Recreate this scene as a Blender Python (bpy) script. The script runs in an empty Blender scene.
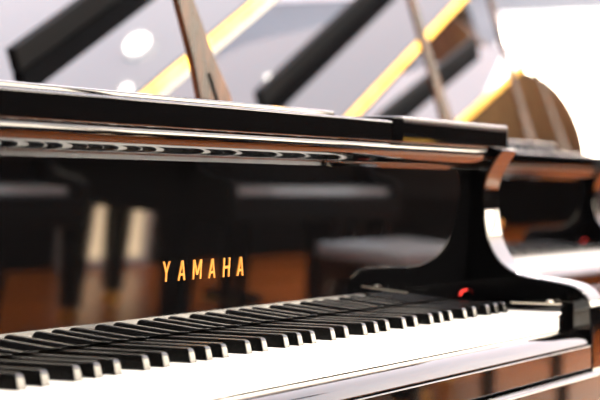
import bpy, bmesh, math, random
from mathutils import Vector, Matrix
random.seed(4)
C = bpy.context.scene.collection
PI = math.pi
H = 0.74            # height of the white key tops above the floor

# ------------------------------------------------------------------ materials
def mat(name, col, rough=.5, metal=0., spec=.5, emit=None, coat=0.):
    m = bpy.data.materials.new(name); m.use_nodes = True
    b = m.node_tree.nodes['Principled BSDF']
    b.inputs['Base Color'].default_value = (*col, 1)
    b.inputs['Roughness'].default_value = rough
    b.inputs['Metallic'].default_value = metal
    b.inputs['Specular IOR Level'].default_value = spec
    b.inputs['Coat Weight'].default_value = coat
    b.inputs['Coat Roughness'].default_value = .03
    if emit:
        b.inputs['Emission Color'].default_value = (*emit[0], 1)
        b.inputs['Emission Strength'].default_value = emit[1]
    return m
def noise_mix(m, c1, c2, scale=(1, 1, 1), nscale=5., detail=4., lo=.35, hi=.65, bump=0.):
    nt = m.node_tree; n = nt.nodes; b = n['Principled BSDF']
    tc = n.new('ShaderNodeTexCoord'); mp = n.new('ShaderNodeMapping'); ns = n.new('ShaderNodeTexNoise'); cr = n.new('ShaderNodeValToRGB')
    mp.inputs['Scale'].default_value = scale
    ns.inputs['Scale'].default_value = nscale; ns.inputs['Detail'].default_value = detail
    cr.color_ramp.elements[0].position = lo; cr.color_ramp.elements[1].position = hi
    cr.color_ramp.elements[0].color = (*c1, 1); cr.color_ramp.elements[1].color = (*c2, 1)
    nt.links.new(tc.outputs['Object'], mp.inputs[0]); nt.links.new(mp.outputs[0], ns.inputs['Vector'])
    nt.links.new(ns.outputs['Fac'], cr.inputs[0]); nt.links.new(cr.outputs[0], b.inputs['Base Color'])
    if bump:
        bp = n.new('ShaderNodeBump'); bp.inputs['Strength'].default_value = bump; bp.inputs['Distance'].default_value = .002
        nt.links.new(ns.outputs['Fac'], bp.inputs['Height']); nt.links.new(bp.outputs[0], b.inputs['Normal'])
    return m
M = {}
M['black'] = mat('black polished lacquer', (.0012, .0012, .0014), .025, spec=.52)
M['satin'] = mat('satin black lacquer', (.002, .002, .0022), .5, spec=.05)
M['blackkey'] = noise_mix(mat('black key plastic', (.002, .002, .002), .2), (.0015, .0015, .0015), (.003, .0028, .0028), (40, 4, 40), 8)
M['white'] = noise_mix(mat('white key plastic', (.85, .84, .81), .18), (.83, .82, .79), (.87, .86, .83), (4, 4, 4), 6)
M['gold'] = mat('gold lettering', (.8, .36, .07), .4, 1.)
M['brass'] = noise_mix(mat('brass', (.95, .6, .12), .4, 1.), (.9, .52, .07), (1., .64, .14), (3, 3, 3), 6)
M['ivory'] = mat('pale nickel', (.9, .84, .7), .3, 1.)  # screw head, and the drawn highlight on the key block edge
M['plate'] = mat('gold painted iron plate', (.75, .5, .18), .35, .7)
M['felt'] = noise_mix(mat('red felt', (.7, .02, .02), .95), (.55, .01, .01), (.85, .04, .03), (60, 60, 60), 10)
M['stick'] = noise_mix(mat('dark brown polished wood', (.06, .02, .01), .22, spec=.35), (.014, .005, .003), (.11, .03, .007), (14, 14, 1.2), 6, lo=.4, hi=.7)
M['soundboard'] = noise_mix(mat('spruce', (.6, .42, .22), .4), (.5, .33, .16), (.66, .47, .26), (30, 1, 1), 4)
M['leather'] = mat('black leather', (.015, .015, .016), .3)
M['ivoryleather'] = mat('pale grey vinyl', (.36, .36, .37), .5)
M['walnut'] = noise_mix(mat('walnut veneer', (.16, .08, .05), .2), (.06, .042, .033), (.10, .068, .052), (2, 12, 2), 3)  # brown reflection of the floor painted into the lid colour
M['rubber'] = mat('rubber', (.004, .004, .004), .7, spec=.1)
M['wallback'] = noise_mix(mat('taupe wall paint', (.1, .088, .08), .8), (.09, .079, .072), (.105, .092, .084), (1, 1, 1), 2)
M['wallpale'] = noise_mix(mat('pale blue wall paint', (.17, .19, .215), .9), (.16, .18, .205), (.17, .19, .215), (1, 1, 1), 1)
M['wallcream'] = noise_mix(mat('cream wall paint', (.75, .62, .46), .7), (.72, .59, .43), (.78, .65, .49), (1, 1, 1), 2)
M['walldark'] = mat('charcoal wall paint', (.004, .0035, .003), .9, spec=.02)
M['ceiling'] = noise_mix(mat('white ceiling paint', (.82, .84, .88), .9), (.80, .825, .87), (.84, .86, .895), (1, 1, 1), 1)
M['trim'] = mat('white trim', (.8, .8, .78), .4)
M['lamp'] = mat('downlight lens', (1, 1, 1), .5, emit=((1, .95, .86), 22))
M['lamptrim'] = mat('downlight rim', (.85, .85, .85), .3)
M['window'] = mat('daylit pane', (.9, .95, 1), .3, emit=((1, .86, .66), 17))
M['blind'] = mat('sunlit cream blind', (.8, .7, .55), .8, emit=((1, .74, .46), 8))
M['skylight'] = mat('daylit skylight pane', (.9, .95, 1), .3, emit=((1, .97, .92), 25))
def floor_mat():
    m = mat('brown plank floor', (.3, .12, .05), .25, spec=.08)
    nt = m.node_tree; n = nt.nodes; b = n['Principled BSDF']; L = nt.links.new
    tc = n.new('ShaderNodeTexCoord'); br = n.new('ShaderNodeTexBrick')
    br.inputs['Scale'].default_value = 1.; br.inputs['Brick Width'].default_value = 1.2; br.inputs['Row Height'].default_value = .12
    br.inputs['Mortar Size'].default_value = .002
    br.inputs['Color1'].default_value = (.62, .17, .03, 1); br.inputs['Color2'].default_value = (.46, .115, .018, 1); br.inputs['Mortar'].default_value = (.05, .02, .01, 1)
    L(tc.outputs['Object'], br.inputs['Vector'])
    mp = n.new('ShaderNodeMapping'); mp.inputs['Scale'].default_value = (1.5, 18, 1); ns = n.new('ShaderNodeTexNoise'); ns.inputs['Scale'].default_value = 2
    L(tc.outputs['Object'], mp.inputs[0]); L(mp.outputs[0], ns.inputs['Vector'])
    mx = n.new('ShaderNodeMixRGB'); mx.blend_type = 'MULTIPLY'; mx.inputs[0].default_value = .5
    L(br.outputs['Color'], mx.inputs[1]); L(ns.outputs['Fac'], mx.inputs[2]); L(mx.outputs[0], b.inputs['Base Color'])
    return m
M['floor'] = floor_mat()

# ------------------------------------------------------------------ mesh helpers
def box(bm, x0, x1, y0, y1, z0, z1):
    vs = [bm.verts.new((x, y, z)) for z in (z0, z1) for x, y in ((x0, y0), (x1, y0), (x1, y1), (x0, y1))]
    for f in ((3, 2, 1, 0), (4, 5, 6, 7), (0, 1, 5, 4), (1, 2, 6, 5), (2, 3, 7, 6), (3, 0, 4, 7)):
        bm.faces.new([vs[i] for i in f])
    return vs
def extrude(bm, pts, off):
    """closed polygon of 3D points, extruded by vector off"""
    off = Vector(off)
    a = [bm.verts.new(p) for p in pts]; b = [bm.verts.new(Vector(p) + off) for p in pts]
    fa = bm.faces.new(a); fb = bm.faces.new(b[::-1]); n = len(pts)
    for i in range(n): bm.faces.new((a[i], b[i], b[(i + 1) % n], a[(i + 1) % n]))
    return a + b
def yz(bm, prof, x0, x1): return extrude(bm, [(x0, y, z) for y, z in prof], (x1 - x0, 0, 0))
def xy(bm, prof, z0, z1): return extrude(bm, [(x, y, z0) for x, y in prof], (0, 0, z1 - z0))
def lathe(bm, prof, cx=0, cy=0, n=20):
    rings = [[bm.verts.new((cx + r * math.cos(2 * PI * k / n), cy + r * math.sin(2 * PI * k / n), z)) for k in range(n)] for r, z in prof]
    for a, b in zip(rings, rings[1:]):
        for k in range(n): bm.faces.new((a[k], a[(k + 1) % n], b[(k + 1) % n], b[k]))
    bm.faces.new(rings[0][::-1]); bm.faces.new(rings[-1])
def bevel(bm, w, seg=2, ang=30):
    bmesh.ops.recalc_face_normals(bm, faces=bm.faces)
    es = [e for e in bm.edges if len(e.link_faces) == 2 and e.calc_face_angle(0) > math.radians(ang)]
    bmesh.ops.bevel(bm, geom=es, offset=w, segments=seg, affect='EDGES', profile=.5, clamp_overlap=True)
def obj(name, bm, m, parent=None, smooth=True, lift=True, label=None):
    bmesh.ops.recalc_face_normals(bm, faces=bm.faces)
    if lift: bmesh.ops.translate(bm, verts=bm.verts, vec=(0, 0, H))
    me = bpy.data.meshes.new(name); bm.to_mesh(me); bm.free()
    for f in me.polygons: f.use_smooth = smooth
    if smooth: me.set_sharp_from_angle(angle=math.radians(34))
    me.materials.append(M[m])
    o = bpy.data.objects.new(name, me); C.objects.link(o)
    if smooth:
        wn = o.modifiers.new('normals', 'WEIGHTED_NORMAL'); wn.keep_sharp = True; wn.weight = 100
    if parent: o.parent = parent
    if label: o['label'] = label
    return o
def thing(name, label, cat, loc=(0, 0, 0), rz=0, group=None):
    o = bpy.data.objects.new(name, None); C.objects.link(o); o.empty_display_size = .1
    o.location = loc; o.rotation_euler = (0, 0, rz); o['label'] = label; o['category'] = cat
    if group: o['group'] = group
    return o
def struct(name, bm, m, parent=None, **k):
    o = obj(name, bm, m, parent, lift=False, **k)
    if parent is None: o['kind'] = 'structure'
    return o
def new(): return bmesh.new()
def crom(pts, sub=5):
    out = []
    for i in range(len(pts) - 1):
        p0 = Vector(pts[max(i - 1, 0)]); p1 = Vector(pts[i]); p2 = Vector(pts[i + 1]); p3 = Vector(pts[min(i + 2, len(pts) - 1)])
        for s in range(sub):
            t = s / sub
            out.append(.5 * ((2 * p1) + (p2 - p0) * t + (2 * p0 - 5 * p1 + 4 * p2 - p3) * t * t + (3 * p1 - p0 - 3 * p2 + p3) * t ** 3))
    out.append(Vector(pts[-1])); return [tuple(p) for p in out]

# ------------------------------------------------------------------ the grand piano
# local frame: x = 0 at the treble end of the keys, y = 0 at their front, z = 0 (before the lift) on their tops
W = .0235
XB = -52 * W                       # bass end of the keys
AI, AO = .024, .074                # inner and outer face of the treble arm
BO = XB - AO                       # outer face of the bass arm
ARM = crom([(.050, .208), (.0785, .188), (.092, .172), (.102, .152), (.1055, .132), (.102, .095), (.095, .072), (.081, .053), (.059, .0405),
            (.034, .0365), (.009, .033), (-.008, .0290), (-.019, .022), (-.0255, .013), (-.028, .002)], 4)
SIDE = crom([(AO, .60), (.055, .78), (-.04, .96), (-.22, 1.10), (-.38, 1.24), (-.46, 1.42), (-.54, 1.58), (-.72, 1.70), (-.96, 1.74), (-1.18, 1.71), (BO + .02, 1.60), (BO, 1.42)], 5)
RIM = [(AO, .13)] + SIDE + [(BO, .13)]
SIDE0 = SIDE
def inset(pts, d):
    out = []
    for i, p in enumerate(pts):
        a = Vector(pts[max(i - 1, 0)]); b = Vector(pts[min(i + 1, len(pts) - 1)]); t = (b - a).normalized()
        out.append((p[0] - t.y * d, p[1] + t.x * d))
    return out
def fall_y(z): return .1279 - math.tan(.048) * z

KEYOFF = {0: -.14, 2: .14, 3: -.14, 4: 0, 5: 0}
def white_key(bm, x0):
    g = .0003
    prof = [(0.0012, 0), (0, -.0012), (0, -.0022), (.003, -.0032), (.003, -.021), (.15, -.021), (.15, 0)]
    yz(bm, prof, x0 + g, x0 + W - g); bevel(bm, .0006, 2)
def black_key(bm, xc):
    # tapered body, sloping rounded nose
    secs = [(.0500, .0049, -.001), (.0509, .0047, .0035), (.0519, .0045, .0078), (.0526, .0043, .0102), (.0540, .0041, .0114), (.0565, .0040, .0119), (.148, .0038, .0119)]
    def ring(y, hw, zt, zb=-.002):
        r = []
        k = min(.0016, (zt - zb) * .4)
        for dx, z in ((-hw - .0008, zb), (hw + .0008, zb), (hw, zt - k), (hw - k * .35, zt - k * .3), (hw - k, zt), (-hw + k, zt), (-hw + k * .35, zt - k * .3), (-hw, zt - k)):
            r.append(bm.verts.new((xc + dx, y, z)))
        return r
    rs = [ring(*s) for s in secs]
    for a, b in zip(rs, rs[1:]):
        for i in range(8): bm.faces.new((a[i], a[(i + 1) % 8], b[(i + 1) % 8], b[i]))
    bm.faces.new(rs[0][::-1]); bm.faces.new(rs[-1])
def black_centres():
    out = []
    for o in range(8):
        for a, b in ((2, .14), (3, 0), (4, -.14), (6, .12), (7, -.12)):
            i = a + 7 * o
            if i <= 51: out.append(-i * W + b * W)
    return out

def lettering(bm):
    """YAMAHA in condensed capitals, drawn in (u, v) on the fallboard face"""
    h = .0172; s = .0028
    def bar(u0, v0, u1, v1, w=s):
        quads.append([(u0 - w / 2, v0), (u0 + w / 2, v0), (u1 + w / 2, v1), (u1 - w / 2, v1)])
    quads = []; w = .0125
    for i, ch in enumerate('YAMAHA'):
        c = -.6750 + i * .02636
        if ch == 'Y':
            bar(c - w / 2 + s / 2, h, c, .44 * h); bar(c + w / 2 - s / 2, h, c, .44 * h); bar(c, 0, c, .5 * h)
        if ch == 'A':
            bar(c - w / 2 + s / 2, 0, c - .0003, h); bar(c + w / 2 - s / 2, 0, c + .0003, h); quads.append([(c - .0038, .24 * h), (c + .0038, .24 * h), (c + .0034, .36 * h), (c - .0034, .36 * h)])
        if ch == 'M':
            k = .0077
            bar(c - k + s / 2, 0, c - k + s / 2, h); bar(c + k - s / 2, 0, c + k - s / 2, h); bar(c, .22 * h, c - k + s / 2 + .0004, h); bar(c, .22 * h, c + k - s / 2 - .0004, h)
        if ch == 'H':
            bar(c - w / 2 + s / 2, 0, c - w / 2 + s / 2, h); bar(c + w / 2 - s / 2, 0, c + w / 2 - s / 2, h); quads.append([(c - w / 2 + s / 2, .44 * h), (c + w / 2 - s / 2, .44 * h), (c + w / 2 - s / 2, .58 * h), (c - w / 2 + s / 2, .58 * h)])
    for n, q in enumerate(quads):
        e = .0004 + .00003 * n
        extrude(bm, [(u, fall_y(.0590 + v) - e, .0590 + v) for u, v in q], (0, e + .0002, 0))

def make_piano(label, loc, rz=0, group=None, hero=False, keys='parts', ztop=.235, lid='open', tilt=.45, body='black', length=.7, flap=.31):
    SIDE = [(x, y if y < .6 else .6 + (y - .6) * length) for x, y in SIDE0]; RIM = [(AO, .13)] + SIDE + [(BO, .13)]
    tail = (-.88, .6 + .82 * length)
    r = thing('grand_piano', label, 'piano', loc, rz, group)
    zr = ztop
    # rim
    b = new(); inn = inset(RIM, .055)
    outl = [bm_p for bm_p in RIM]
    vo = [(b.verts.new((x, y, -.12)), b.verts.new((x, y, zr - .006)), b.verts.new((x * 1, y, zr))) for x, y in outl]
    vi = [(b.verts.new((x, y, -.12)), b.verts.new((x, y, zr - .006)), b.verts.new((x, y, zr))) for x, y in inn]
    for i in range(len(RIM) - 1):
        for k in range(2):
            b.faces.new((vo[i][k], vo[i + 1][k], vo[i + 1][k + 1], vo[i][k + 1])); b.faces.new((vi[i][k], vi[i + 1][k], vi[i + 1][k + 1], vi[i][k + 1]))
        b.faces.new((vo[i][2], vo[i + 1][2], vi[i + 1][2], vi[i][2])); b.faces.new((vo[i][0], vo[i + 1][0], vi[i + 1][0], vi[i][0]))
    for i in (0, -1):
        for k in range(2): b.faces.new((vo[i][k], vi[i][k], vi[i][k + 1], vo[i][k + 1]))
    obj('rim', b, 'black', r)
    # soundboard and iron plate
    inn2 = inset(RIM, .056)
    b = new(); xy(b, inn2, .02, .035); obj('soundboard', b, 'soundboard', r)
    inn3 = inset(RIM, .10)
    b = new(); xy(b, [(x, max(y, .36)) for x, y in inn3], .09, .10); obj('iron_plate', b, 'plate', r)
    # arms
    z_arm = min(zr, .186) if hero else .186
    for x0, x1 in ((AI, AO), (BO, XB - AI)):
        b = new(); prof = [p for p in ARM if p[1] <= .187] ; prof = [(prof[0][0] - .001, .1875)] + prof
        yz(b, [(.18, .1875)] + prof + [(-.031, -.075), (.18, -.075)], x0, x1); bevel(b, .0035, 3, 40); a = obj('arm', b, 'black', r)
    # cheek blocks at both ends of the keys
    for x0, x1, n in ((.0015, AI - .001, 1), (XB - AI + .001, XB - .0015, 0)):
        b = new(); box(b, x0, x1, .0, .118, -.022, .0085); bevel(b, .0022, 3); cb = obj('key_block', b, 'black', r)
        if n and hero:
            b = new(); lathe(b, [(.0045, .008), (.0045, .0115), (.003, .0125)], .012, .018, 16); obj('screw', b, 'ivory', cb, label='small pale screw head')
            b = new(); box(b, .0008, .0035, .001, .062, .0082, .0098); bevel(b, .0005, 2); obj('edge_strip', b, 'ivory', cb, label='thin pale strip along the block edge')  # highlight on the block edge, put in as a pale strip
    # fallboard: leans a little towards the player, its lip curls under the front rail
    b = new()
    def fp(z, d=0): return (fall_y(z) + d, z)
    lip = [(.0985, .1865), (.0978, .1830), (.0985, .1780), (.1015, .1725), (.1068, .1678), (.1130, .1655)]
    lip = crom(lip, 5)
    yz(b, [fp(.0132), fp(.0145, -.0004), fp(.016)] + [fp(.1600), fp(.162)] + lip[::-1] + [(.15, .185), (.15, .02), (.146, .0132)], XB - AI + .0015, AI - .0015)
    fb = obj('fallboard', b, 'black', r)
    if hero or keys == 'parts':
        b = new(); lettering(b); obj('lettering', b, 'gold', fb, smooth=False, label='gold YAMAHA lettering')
    if keys == 'parts':
        b = new(); pts = [(.000, .0180), (.0035, .0215), (.009, .0232), (.020, .0240), (.036, .0246)]
        pts = [(x + .004, z - .0035) for x, z in pts]
        for (xa, za), (xb, zb) in zip(pts, pts[1:]):
            extrude(b, [(xa, fall_y(za) - .0022, za - .0008), (xb, fall_y(zb) - .0022, zb - .0008), (xb, fall_y(zb) - .0022, zb + .0008), (xa, fall_y(za) - .0022, za + .0008)], (0, .0026, 0))
        obj('felt_tab', b, 'felt', fb, label='red felt tab')
    # key slip, key bed and its rails
    b = new()
    sl = crom([(-.0012, -.032), (-.0012, -.0225), (-.004, -.0207), (-.012, -.0212), (-.019, -.0245), (-.0245, -.0300), (-.0280, -.0362)], 5)
    yz(b, sl + [(-.026, -.0372), (-.0012, -.0372)], XB - .012, .0125); bevel(b, .0012, 3, 50); obj('key_slip', b, 'black', r)
    b = new(); box(b, XB - AI + .001, AI - .001, -.0292, .16, -.0650, -.0378); bevel(b, .0016, 3); obj('key_bed', b, 'black', r)
    b = new(); box(b, BO + .002, AO - .002, -.041, .60, -.12, -.0665); bevel(b, .006, 4); obj('bottom_rail', b, 'black', r)
    # keys
    if keys == 'parts':
        wk = None
        for i in range(52):
            if wk is None:
                b = new(); white_key(b, -W); wk = obj('white_key', b, 'white', r); continue
            c = wk.copy(); C.objects.link(c); c.parent = r; c.location = (-i * W, 0, 0)
        bk = None
        for x in black_centres():
            if bk is None:
                b = new(); black_key(b, 0); bk = obj('black_key', b, 'blackkey', r); bk.location = (x, 0, 0); continue
            c = bk.copy(); C.objects.link(c); c.parent = r; c.location = (x, 0, 0)
    else:
        b = new(); box(b, XB, 0, 0, .15, -.021, 0); obj('white_keys', b, 'white', r)
        b = new()
        for x in black_centres(): black_key(b, x)
        obj('black_keys', b, 'blackkey', r)
    # front rail (case top in front of the strings)
    if hero:
        XS = -.262
        b = new(); box(b, BO, XS - .004, .0955, .34, .1878, .2108); bevel(b, .0022, 3); obj('front_rail', b, 'black', r)
        b = new()
        out = [(XS, .34), (XS, .105)] + [(XS + .014 - .014 * math.cos(t), .105 - .0135 * math.sin(t)) for t in [PI / 2 * k / 8 for k in range(1, 9)]]
        out += [(AO - .012, .0915)] + [(AO - .012 + .012 * math.sin(t), .1035 - .012 * math.cos(t)) for t in [PI / 2 * k / 5 for k in range(1, 6)]] + [(AO, .34)]
        xy(b, out, .1878, .2160); bevel(b, .0025, 3, 50); obj('rail_end', b, 'black', r, label='raised end of the front rail with rounded corner')
        b = new(); box(b, BO + .02, -.262, .165, .46, .2125, .2215); bevel(b, .002, 2); obj('music_shelf', b, 'black', r)
    else:
        b = new(); box(b, BO, AO, .0955, .36, .1868, zr - .004); bevel(b, .004, 3); obj('front_rail', b, 'black', r)
        b = new(); box(b, BO + .05, AO - .05, .20, .46, zr + .001, zr + .022); bevel(b, .004, 3); obj('music_shelf', b, 'black', r)
    # lid
    hx, hz = BO - .002, zr + .004
    def up(u, y, w): return (hx + u * math.cos(tl) - w * math.sin(tl), y, hz + u * math.sin(tl) + w * math.cos(tl))
    tl = tilt if lid == 'open' else 0
    YF = .586
    full = [(AO + .012, YF)] + [(x + .010, y + .006) for x, y in SIDE[1:-1]] + [(BO - .002, SIDE[-1][1]), (BO - .002, YF)]
    def lidmesh(poly, w0, w1, bv=.003):
        bb = new(); a = [bb.verts.new(up(x - hx, y, w0)) for x, y in poly]; c = [bb.verts.new(up(x - hx, y, w1)) for x, y in poly]
        bb.faces.new(a); bb.faces.new(c[::-1])
        for i in range(len(poly)): bb.faces.new((a[i], c[i], c[(i + 1) % len(poly)], a[(i + 1) % len(poly)]))
        bevel(bb, bv, 3, 50); return bb
    ld = obj('lid', lidmesh(full, .004, .024), body, r)
    xl, xr = BO + .005, AO + .008
    fl = obj('lid_flap', lidmesh([(xl, YF + .004), (xr, YF + .004), (xr, YF + flap), (xl, YF + flap)], .030, .048), 'black', ld)
    obj('flap_edge', lidmesh([(xl + .20, YF + flap - .025), (xr - .02, YF + flap - .025), (xr - .02, YF + flap), (xl + .20, YF + flap)], .0485, LIP), 'rubber', fl, label='matte black upturned edge')
    obj('lid_hinge', lidmesh([(xl, YF - .005), (xr, YF - .005), (xr, YF + .0035), (xl, YF + .0035)], .020, .046, .002), 'brass', ld, label='long brass hinge along the fold')
    # prop stick
    base = Vector((.030, .44, zr - .06)); top = Vector((-.115, .575, 0)); 
    u = (top.x - hx) / math.cos(tl); top.z = hz + u * math.sin(tl) - .004
    top.y = .59
    d = (top - base); side = Vector((.80, -.60, 0)); side = (side - d * (side.dot(d) / d.length_squared)).normalized(); th = d.cross(side).normalized() * .009
    b = new()
    ws = [(0, .016), (.10, .020), (.16, .0215), (.24, .0150), (.40, .0095), (1, .007)]
    prof = [base + d * t + side * w for t, w in ws] + [base + d * t - side * w for t, w in ws[::-1]]
    extrude(b, [p - th for p in prof], th * 2); bevel(b, .002, 2, 30); ps = obj('prop_stick', b, 'stick', r)
    b = new(); q = base + d * .03; e = base + d * .21
    extrude(b, [q - side * .0025 - th * 1.08, q + side * .0025 - th * 1.08, e + side * .0025 - th * 1.08, e - side * .0025 - th * 1.08], th * 2.16); obj('slot', b, 'rubber', ps)
    # legs
    for lx, ly in ((-.06, .22), (XB + .06, .22), tail):
        b = new(); ring = []
        for z, w in ((-.12, .062), (-.20, .062), (-.215, .052), (-.60, .036), (-.665, .036)):
            ring.append([b.verts.new((lx + sx * w, ly + sy * w, z)) for sx, sy in ((-1, -1), (1, -1), (1, 1), (-1, 1))])
        for p, q in zip(ring, ring[1:]):
            for i in range(4): b.faces.new((p[i], p[(i + 1) % 4], q[(i + 1) % 4], q[i]))
        b.faces.new(ring[0][::-1]); b.faces.new(ring[-1]); bevel(b, .006, 2, 40)
        lg = obj('leg', b, 'black', r)
        b = new()
        lathe(b, [(.016, -.666), (.026, -.672), (.026, -.69)], lx, ly, 16)
        for sx in (-.02, .02):
            n = 18; ra = [b.verts.new((lx + sx - .008, ly + .034 * math.cos(2 * PI * k / n), -.706 + .034 * math.sin(2 * PI * k / n))) for k in range(n)]
            rb = [b.verts.new((v.co.x + .016, v.co.y, v.co.z)) for v in ra]
            b.faces.new(ra); b.faces.new(rb[::-1])
            for k in range(n): b.faces.new((ra[k], rb[k], rb[(k + 1) % n], ra[(k + 1) % n]))
        obj('caster', b, 'brass', lg)
    # pedal lyre
    b = new()
    for sx in (-.05, .05): box(b, -.611 + sx - .012, -.611 + sx + .012, .28, .32, -.62, -.119)
    box(b, -.72, -.50, .25, .36, -.66, -.60); bevel(b, .004, 2); ly_ = obj('pedal_lyre', b, 'black', r)
    for k in (-1, 0, 1):
        b = new(); xy(b, [(-.611 + .06 * k - .011, .26), (-.611 + .06 * k + .011, .26), (-.611 + .06 * k + .016, .16), (-.611 + .06 * k, .145), (-.611 + .06 * k - .016, .16)], -.64, -.63); bevel(b, .002, 2)
        obj('pedal', b, 'brass', ly_)
    return r
LIP = .100

G = 'open grand pianos lined up side by side'
make_piano('nearest black polished grand piano with gold YAMAHA lettering on its fallboard in sharp focus', (0, 0, 0), group=G, hero=True, ztop=.2085)
make_piano('second black grand piano, blurred white keys just beyond the near piano\'s curved arm', (2.17, .558, 0), group=G, ztop=.223, tilt=.455, length=1., flap=.365)
make_piano('third black grand piano, its raised lid between the two middle prop sticks', (3.828, .938, 0), group=G, keys='one', ztop=.223, tilt=.458, length=.62)
make_piano('farthest black grand piano of the row, its raised lid crossed by white glare', (5.636, 1.412, 0), group=G, keys='one', ztop=.223, tilt=.36, length=1.)
make_piano('grand piano with brown raised lid turned away behind the row', (7.85, 4.3, 0), PI, 'grand piano facing the other way', keys='one', ztop=.223, tilt=.78, body='walnut')

# ------------------------------------------------------------------ furniture seen in the polish
def make_bench(label, loc, rz, seat='leather'):
    r = thing('piano_bench', label, 'bench', loc, rz)
    b = new(); box(b, -.38, .38, -.165, .165, .44, .49); bevel(b, .012, 4); obj('seat_cushion', b, seat, r, lift=False)
    b = new(); box(b, -.37, .37, -.155, .155, .36, .44); bevel(b, .004, 2); obj('apron', b, 'black', r, lift=False)
    for sx in (-1, 1):
        for sy in (-1, 1):
            b = new(); box(b, sx * .35 - .02, sx * .35 + .02, sy * .135 - .02, sy * .135 + .02, 0, .36); bevel(b, .004, 2); obj('leg', b, 'black', r, lift=False)
    return r

G2 = 'closed grand pianos of the facing row'
for x, y, rz, l, sc in ((1.10, -1.98, PI, 'black closed grand piano opposite the near piano, at the near end of its row', .9),
                    (3.30, -1.98, PI, 'black closed grand piano opposite, behind the grey bench', .9),
                    (4.66, -3.46, -PI / 2, 'black closed grand piano turned sideways in front of the cream blind', 1.)):
    r = make_piano(l, (x, y, 0), rz, G2, keys='one', lid='closed'); r.scale = (1, 1, sc)
    for c in r.children_recursive:
        if c.data.materials[0] == M['black']: c.data.materials[0] = M['satin']
make_bench('long piano bench with pale grey seat before the facing piano', (4.15, -1.73, 0), 0, 'ivoryleather')
# ------------------------------------------------------------------ room
RX0, RX1, RY0, RY1, RZ = -6., 18., -4.4, 14., 3.1
b = new(); box(b, RX0, RX1, RY0, RY1, -.1, 0); struct('floor', b, 'floor')
SK = [(7.3, 8.3, 1.4, 3.15)]
b = new()
xs = sorted({RX0, RX1, *[v for k in SK for v in k[:2]]}); ys = sorted({RY0, RY1, *[v for k in SK for v in k[2:]]})
for x0, x1 in zip(xs, xs[1:]):
    for y0, y1 in zip(ys, ys[1:]):
        if not any(k[0] <= x0 and x1 <= k[1] and k[2] <= y0 and y1 <= k[3] for k in SK): box(b, x0, x1, y0, y1, RZ, RZ + .1)
struct('ceiling', b, 'ceiling')
for i, k in enumerate(SK):
    b = new(); box(b, *k, RZ + .05, RZ + .06); struct('window_%d' % (10 + i), b, 'skylight')
b = new(); box(b, RX0, RX1, RY1, RY1 + .1, 0, RZ); struct('wall_back', b, 'wallpale')
b = new(); box(b, RX0, RX1, RY1 - .04, RY1, 0, 2.25); struct('trim_1', b, 'wallback')
b = new(); box(b, RX1, RX1 + .1, RY0, RY1, 0, RZ); struct('wall_right', b, 'wallpale')
b = new(); box(b, RX1 - .04, RX1, 7.1, RY1 - .05, 0, 2.25); struct('trim_2', b, 'wallback')
b = new(); box(b, RX0, RX1, RY0 - .1, RY0, 0, RZ); struct('wall_front', b, 'walldark')
b = new(); box(b, RX0 - .1, RX0, RY0, RY1, 0, RZ); struct('wall_left', b, 'walldark')
for nm, a in (('baseboard_back', (RX0, RX1, RY1 - .06, RY1 - .04)), ('baseboard_right', (RX1 - .02, RX1, RY0, 7.05))):
    b = new(); box(b, *a, 0, .1); struct(nm, b, 'trim')
def window(i, axis, c, half, z0, z1, pm='window'):
    if axis == 'y': P = lambda a, d, z: (a, RY0 + d, z)
    else: P = lambda a, d, z: (RX0 + d, a, z)
    def slab(bb, a0, a1, d0, d1, z0, z1):
        p, q = P(a0, d0, z0), P(a1, d1, z1); box(bb, min(p[0], q[0]), max(p[0], q[0]), min(p[1], q[1]), max(p[1], q[1]), z0, z1)
    b = new(); slab(b, c - half, c + half, .005, .015, z0, z1); w = struct('window_%d' % i, b, pm)
    b = new()
    for a0, a1, q0, q1 in ((c - half - .06, c - half, z0 - .06, z1 + .06), (c + half, c + half + .06, z0 - .06, z1 + .06), (c - half, c + half, z0 - .06, z0), (c - half, c + half, z1, z1 + .06), (c - .02, c + .02, z0, z1)):
        slab(b, a0, a1, .0, .05, q0, q1)
    struct('window_frame', b, 'trim', w)
for i, c in enumerate((-4.2, -1.2, 1.8, 4.8, 7.8, 10.8, 13.8)): window(i + 1, 'y', c, 1.35, 1.5, 3.0)
window(8, 'y', 6.32, .36, .05, .37, 'blind')
b = new(); box(b, RX1 - .02, RX1 - .005, 3.9, 6.8, 1.2, 2.8); w9 = struct('window_9', b, 'window')
b = new()
for a in ((3.84, 3.9, 1.14, 2.86), (6.8, 6.86, 1.14, 2.86), (3.9, 6.8, 1.14, 1.2), (3.9, 6.8, 2.8, 2.86)): box(b, RX1 - .05, RX1 - .001, *a)
struct('window_frame', b, 'trim', w9)

# downlights
def downlight(x, y, rad, label='round recessed ceiling downlight'):
    r = thing('downlight', label, 'ceiling light', (x, y, RZ - .02), 0, 'round downlights in the ceiling')
    b = new(); lathe(b, [(rad, .0), (rad, .012)], n=28); obj('lens', b, 'lamp', r, lift=False)
    b = new(); n = 28
    for k in range(n):
        t0, t1 = 2 * PI * k / n, 2 * PI * (k + 1) / n
        q = [b.verts.new((rr * math.cos(t), rr * math.sin(t), z)) for z in (-.004, .02) for rr, t in ((rad, t0), (rad + .02, t0), (rad + .02, t1), (rad, t1))]
        for f in ((0, 1, 2, 3), (4, 5, 6, 7), (1, 2, 6, 5), (0, 3, 7, 4)): b.faces.new([q[i] for i in f])
    bmesh.ops.remove_doubles(b, verts=b.verts, dist=.0005); obj('rim', b, 'lamptrim', r, lift=False)
downlight(2.94, 2.90, .048, 'large round downlight whose oval glow shows on the second lid')
downlight(2.72, 2.86, .022, 'small round downlight beside the large one')
for x, y in ((4.60, 3.24), (4.74, 3.12), (4.88, 3.04)): downlight(x, y, .014, 'tiny downlight of the row of three')

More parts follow.
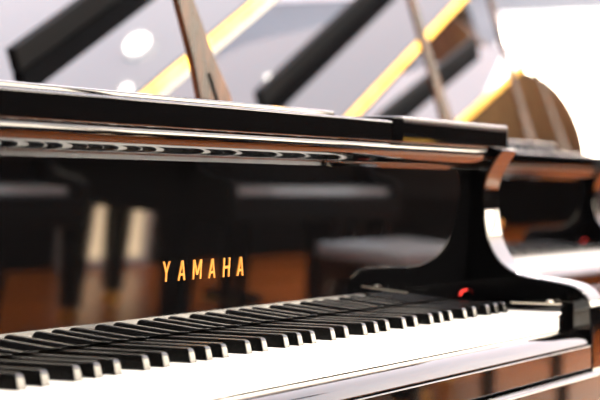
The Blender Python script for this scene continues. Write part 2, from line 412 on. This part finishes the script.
# added area lights without fixtures that brighten the ceiling
def area(name, loc, rot, sx, sy, power, col=(1, 1, 1)):
    l = bpy.data.lights.new(name, 'AREA'); l.shape = 'RECTANGLE'; l.size = sx; l.size_y = sy; l.energy = power; l.color = col
    o = bpy.data.objects.new(name, l); C.objects.link(o); o.location = loc; o.rotation_euler = rot; return o
area('uplight_row', (7.2, 5.6, 2.2), (PI, 0, 0), 20.5, 13, 3150, (.84, .91, 1))
area('uplight_front', (4, -2.2, 2.2), (PI, 0, 0), 16, 2.5, 600, (.88, .93, 1))

def fill_spot(loc, aim, power, label, col=(1, .9, .72)):  # added lamps out of view that brighten the keys
    r = thing('spotlight', label, 'ceiling light', loc, 0, 'warm spotlights over the keyboards')
    d = (Vector(aim) - Vector(loc)).normalized(); q = d.to_track_quat('-Z', 'Y').to_matrix()
    for nm, prof, m in (('housing', [(.030, .16), (.045, .14), (.048, .0), (.044, .0)], 'rubber'), ('lens', [(.043, .006), (.043, .012)], 'lamp')):
        b = new(); lathe(b, prof, n=24)
        for v in b.verts: v.co = q @ v.co
        obj(nm, b, m, r, lift=False)
    b = new(); box(b, -.012, .012, -.012, .012, .1, RZ - loc[2]); obj('bracket', b, 'rubber', r, lift=False)
    l = bpy.data.lights.new('spot', 'SPOT'); l.energy = power; l.color = col; l.spot_size = math.radians(20); l.spot_blend = .6; l.shadow_soft_size = .04
    o = bpy.data.objects.new('spot', l); C.objects.link(o); o.location = Vector(loc) + d * .03; o.rotation_euler = d.to_track_quat('-Z', 'Y').to_euler()
fill_spot((-.9, -1.3, 2.85), (-.75, .05, H), 420, 'black ceiling spotlight aimed at the near keys')
fill_spot((-.1, -1.3, 2.85), (-.25, .05, H), 420, 'black ceiling spotlight aimed at the treble keys')
fill_spot((1.7, -.9, 2.85), (1.72, -2.08, .66), 900, 'black ceiling spotlight aimed at the near piano of the facing row', (.85, .92, 1))  # added so the facing keys reflect brightly in the fallboard
fill_spot((3.9, -.9, 2.85), (3.92, -2.08, .66), 900, 'black ceiling spotlight aimed at the facing piano behind the grey bench', (.85, .92, 1))

# ------------------------------------------------------------------ camera, world, view
cam = bpy.data.cameras.new('camera'); co = bpy.data.objects.new('camera', cam); C.objects.link(co)
cam.lens = 111.97; cam.sensor_width = 36; cam.clip_start = .01
yaw, pitch, roll = .465764, -.008191, .010932
f = Vector((math.cos(pitch) * math.cos(yaw), math.cos(pitch) * math.sin(yaw), math.sin(pitch)))
rt = Vector((math.sin(yaw), -math.cos(yaw), 0)); upv = rt.cross(f)
r2 = rt * math.cos(roll) + upv * math.sin(roll); u2 = upv * math.cos(roll) - rt * math.sin(roll)
co.matrix_world = Matrix(((r2.x, u2.x, -f.x, -2.0456), (r2.y, u2.y, -f.y, -.6914), (r2.z, u2.z, -f.z, H + .1429), (0, 0, 0, 1)))
cam.dof.use_dof = True; cam.dof.focus_distance = 1.66; cam.dof.aperture_fstop = 8
bpy.context.scene.camera = co
w = bpy.data.worlds.new('world'); bpy.context.scene.world = w; w.use_nodes = True
w.node_tree.nodes['Background'].inputs[0].default_value = (.8, .9, 1, 1); w.node_tree.nodes['Background'].inputs[1].default_value = .6
vs = bpy.context.scene.view_settings; vs.view_transform = 'Standard'; vs.look = 'None'; vs.gamma = 1; vs.exposure = 0.0; vs.use_curve_mapping = False
